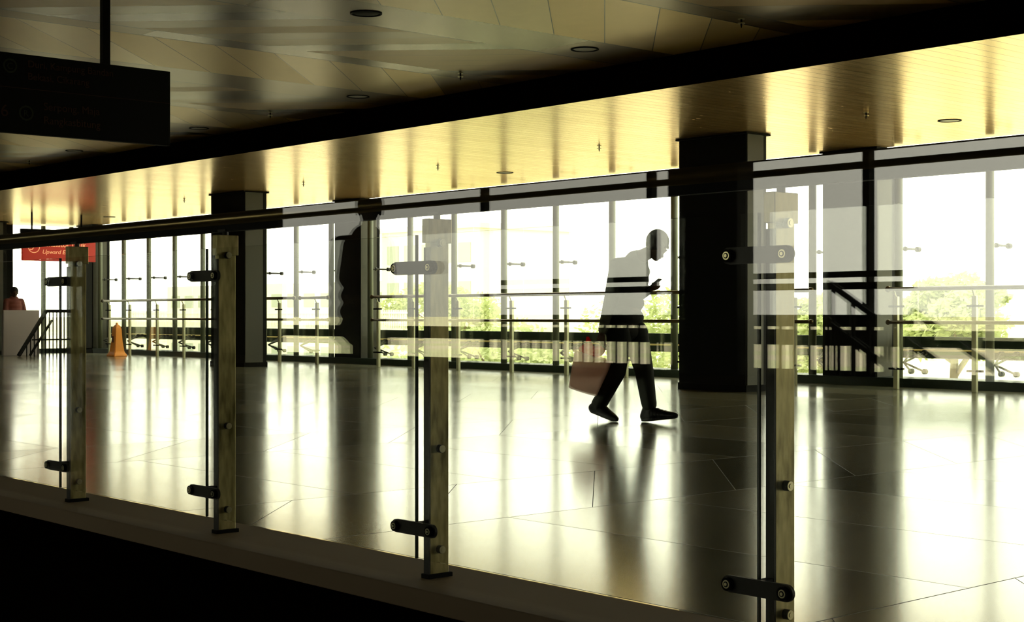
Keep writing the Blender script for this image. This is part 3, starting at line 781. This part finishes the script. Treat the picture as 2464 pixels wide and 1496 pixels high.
# ------------------------------------------------------------------ what stands on the viewer's side (seen mirrored in the glass)
def mir(x, y, Yv):
    p_ = px(x, y, Yv); p_.y = 2 * YG - p_.y; return p_
t = thing('rear_pillar', 'broad dark pillar on the viewer side, mirrored over the wide right pillar', 'pillar', (-16.55, YB + 0.3, 0))
obj('shaft', box(0, 1.45, 0, 0.4, -0.05, HN), M['pillar'], t)
for i, X in enumerate((-21.9, -17.52, -13.13)):
    o = obj('rear_mullion', box(X - 0.06, X + 0.06, YB - 0.02, YB + 0.12, -0.05, HN), M['black'])
    tag(o, ['leftmost', 'middle', 'rightmost'][i] + ' of the black mullions mirrored from the viewer side window wall', 'mullion', 'rear window mullions')
rr = thing('rear_railing', 'dark barred railing on the viewer side mirrored inside the walking figure', 'railing', (-21.4, YB + 0.15, 0))
for z0, z1 in ((1.46, 1.55), (1.28, 1.385), (0.72, 0.90)):
    obj('crossbar', box(0, 9.1, -0.03, 0.03, z0, z1), M['black'], rr)
for k in range(33): obj('baluster', box(0.276 * k, 0.276 * k + 0.10, -0.02, 0.02, -0.05, 0.73), M['black'], rr)
rs2 = thing('rear_staircase_rail', 'dark descending stair balustrade on the viewer side mirrored at the right', 'stair rail', (-13.2, 2 * YG - 17.6, 0))
for dx_, z0 in ((0.1, 1.35), (0.0, 0.85), (1.5, 0.95), (2.9, 1.1)):
    bm = bmesh.new(); ln = (z0 + 0.05) / 0.61
    bar(bm, (dx_, 0, z0), (dx_ + ln, 0, -0.05), 0.10, 0.05); obj('sloping_rail', bm, M['black'], rs2)
for k in range(11):
    obj('post', box(0.12 + 0.34 * k, 0.17 + 0.34 * k, -0.02, 0.02, -0.05, max(0.25, 1.3 - 0.2 * k)), M['black'], rs2)

# ------------------------------------------------------------------ outdoors
o = obj('ground', box(-4000, 2500, 16.7, 4000, -6.2, -6.0), M['ground']); o['kind'] = 'structure'
o = obj('ground.001', box(-4000, 2500, -4000, YB - 0.3, -6.2, -6.0), M['ground']); o['kind'] = 'structure'
def tree(c, h, rx, rz, label, m, nl=9000, leaf=0.17, seed=1):
    random.seed(seed)
    t = thing('tree', label, 'tree', (c[0], c[1], -6))
    H = h + 6
    bm = bmesh.new(); rod(bm, (0, 0, 0), (0.2, 0, H * 0.6), 0.22, 0.14, 12)
    for k in range(7):
        a = k * 0.9; rod(bm, (0.2, 0, H * (0.50 + 0.015 * k)), (rx * 0.6 * math.cos(a), rx * 0.6 * math.sin(a), H * (0.70 + 0.04 * (k % 4))), 0.08, 0.03, 8)
    obj('trunk', bm, M['bark'], t)
    lumps = []
    for k in range(26):
        a = random.uniform(0, 2 * PI); rr_ = rx * math.sqrt(random.random()) * 0.8
        lumps.append((rr_ * math.cos(a), rr_ * math.sin(a), H - rz + rz * random.uniform(-0.75, 0.7) * (1 - 0.4 * rr_ / rx), rx * random.uniform(0.22, 0.38)))
    bm = bmesh.new()
    for k in range(nl):
        lx, ly, lz, lr = random.choice(lumps)
        d = Vector((random.gauss(0, 1), random.gauss(0, 1), random.gauss(0, 1))).normalized() * lr * random.uniform(0.6, 1.05)
        d.z *= 0.7; c_ = Vector((lx, ly, lz)) + d
        u = Vector((random.gauss(0, 1), random.gauss(0, 1), random.gauss(0, 0.6))).normalized(); w_ = u.orthogonal().normalized()
        s_ = leaf * random.uniform(0.6, 1.2)
        bm.faces.new([bm.verts.new(c_ + p_) for p_ in (u * s_, w_ * s_ * 0.45, -u * s_, -w_ * s_ * 0.45)])
    f = obj('foliage', bm, m, t)
tree((-31.5, 50), 3.0, 2.6, 2.3, 'pale green tree outside the right windows', M['leaf_pale'], seed=2)
tree((-29.5, 62), 1.9, 4.5, 3.0, 'lower green tree outside the far right windows', M['leaf'], seed=3)
tree((-39.0, 52), 2.3, 2.6, 2.6, 'pale tree outside the window just right of the nearest post', M['leaf_pale'], seed=4)
tree((-49.5, 55), 2.6, 5.0, 3.2, 'broad pale tree outside behind the walking man', M['leaf_pale'], seed=5)
tree((-56, 48), 0.6, 5.0, 2.4, 'low green tree outside the middle windows', M['leaf'], seed=6)
tree((-74, 60), 3.6, 4.0, 3.0, 'green tree outside the windows right of the left-centre pillar', M['leaf_pale'], seed=7)
tree((-37, 34), -1.3, 3.2, 1.2, 'green shrubby tree low outside the middle windows', M['leaf'], seed=9)

bd = thing('building', 'pale multi-storey building outside the windows left of the third railing post', 'building', (-100, 74, -6))
obj('walls', box(0, 12, 0, 10, 0, 13.6), M['white_wall'], bd)
for r_ in range(4):
    for c_ in range(5): obj('window', box(0.8 + 2.3 * c_, 2.3 + 2.3 * c_, -0.06, 0.02, 2.0 + 3 * r_, 3.5 + 3 * r_), M['pane_dark'], bd)
obj('roof_slab', box(-0.3, 12.3, -0.3, 10.3, 13.6, 14.0), M['concrete'], bd)
bd = thing('building', 'long pale building outside the far left windows', 'building', (-175, 95, -6))
obj('walls', box(0, 50, 0, 12, 0, 10.5), M['white_wall'], bd)
for r_ in range(3):
    for c_ in range(14): obj('window', box(1.2 + 3.4 * c_, 3.3 + 3.4 * c_, -0.06, 0.02, 1.8 + 3 * r_, 3.3 + 3 * r_), M['pane_dark'], bd)
fe = thing('boundary_fence', 'pale slatted fence outside the windows behind the left-centre railing', 'fence', (-90, 46, -6))
obj('rails', bx(bx(bmesh.new(), 0, 30, -0.05, 0.05, 6.95, 7.05), 0, 30, -0.05, 0.05, 6.1, 6.2), M['white_wall'], fe)
bm = bmesh.new()
for k in range(200): bx(bm, 0.15 * k, 0.15 * k + 0.055, -0.02, 0.02, 6.05, 7.15)
o = obj('slats', bm, M['white_wall'], fe); o['kind'] = 'stuff'
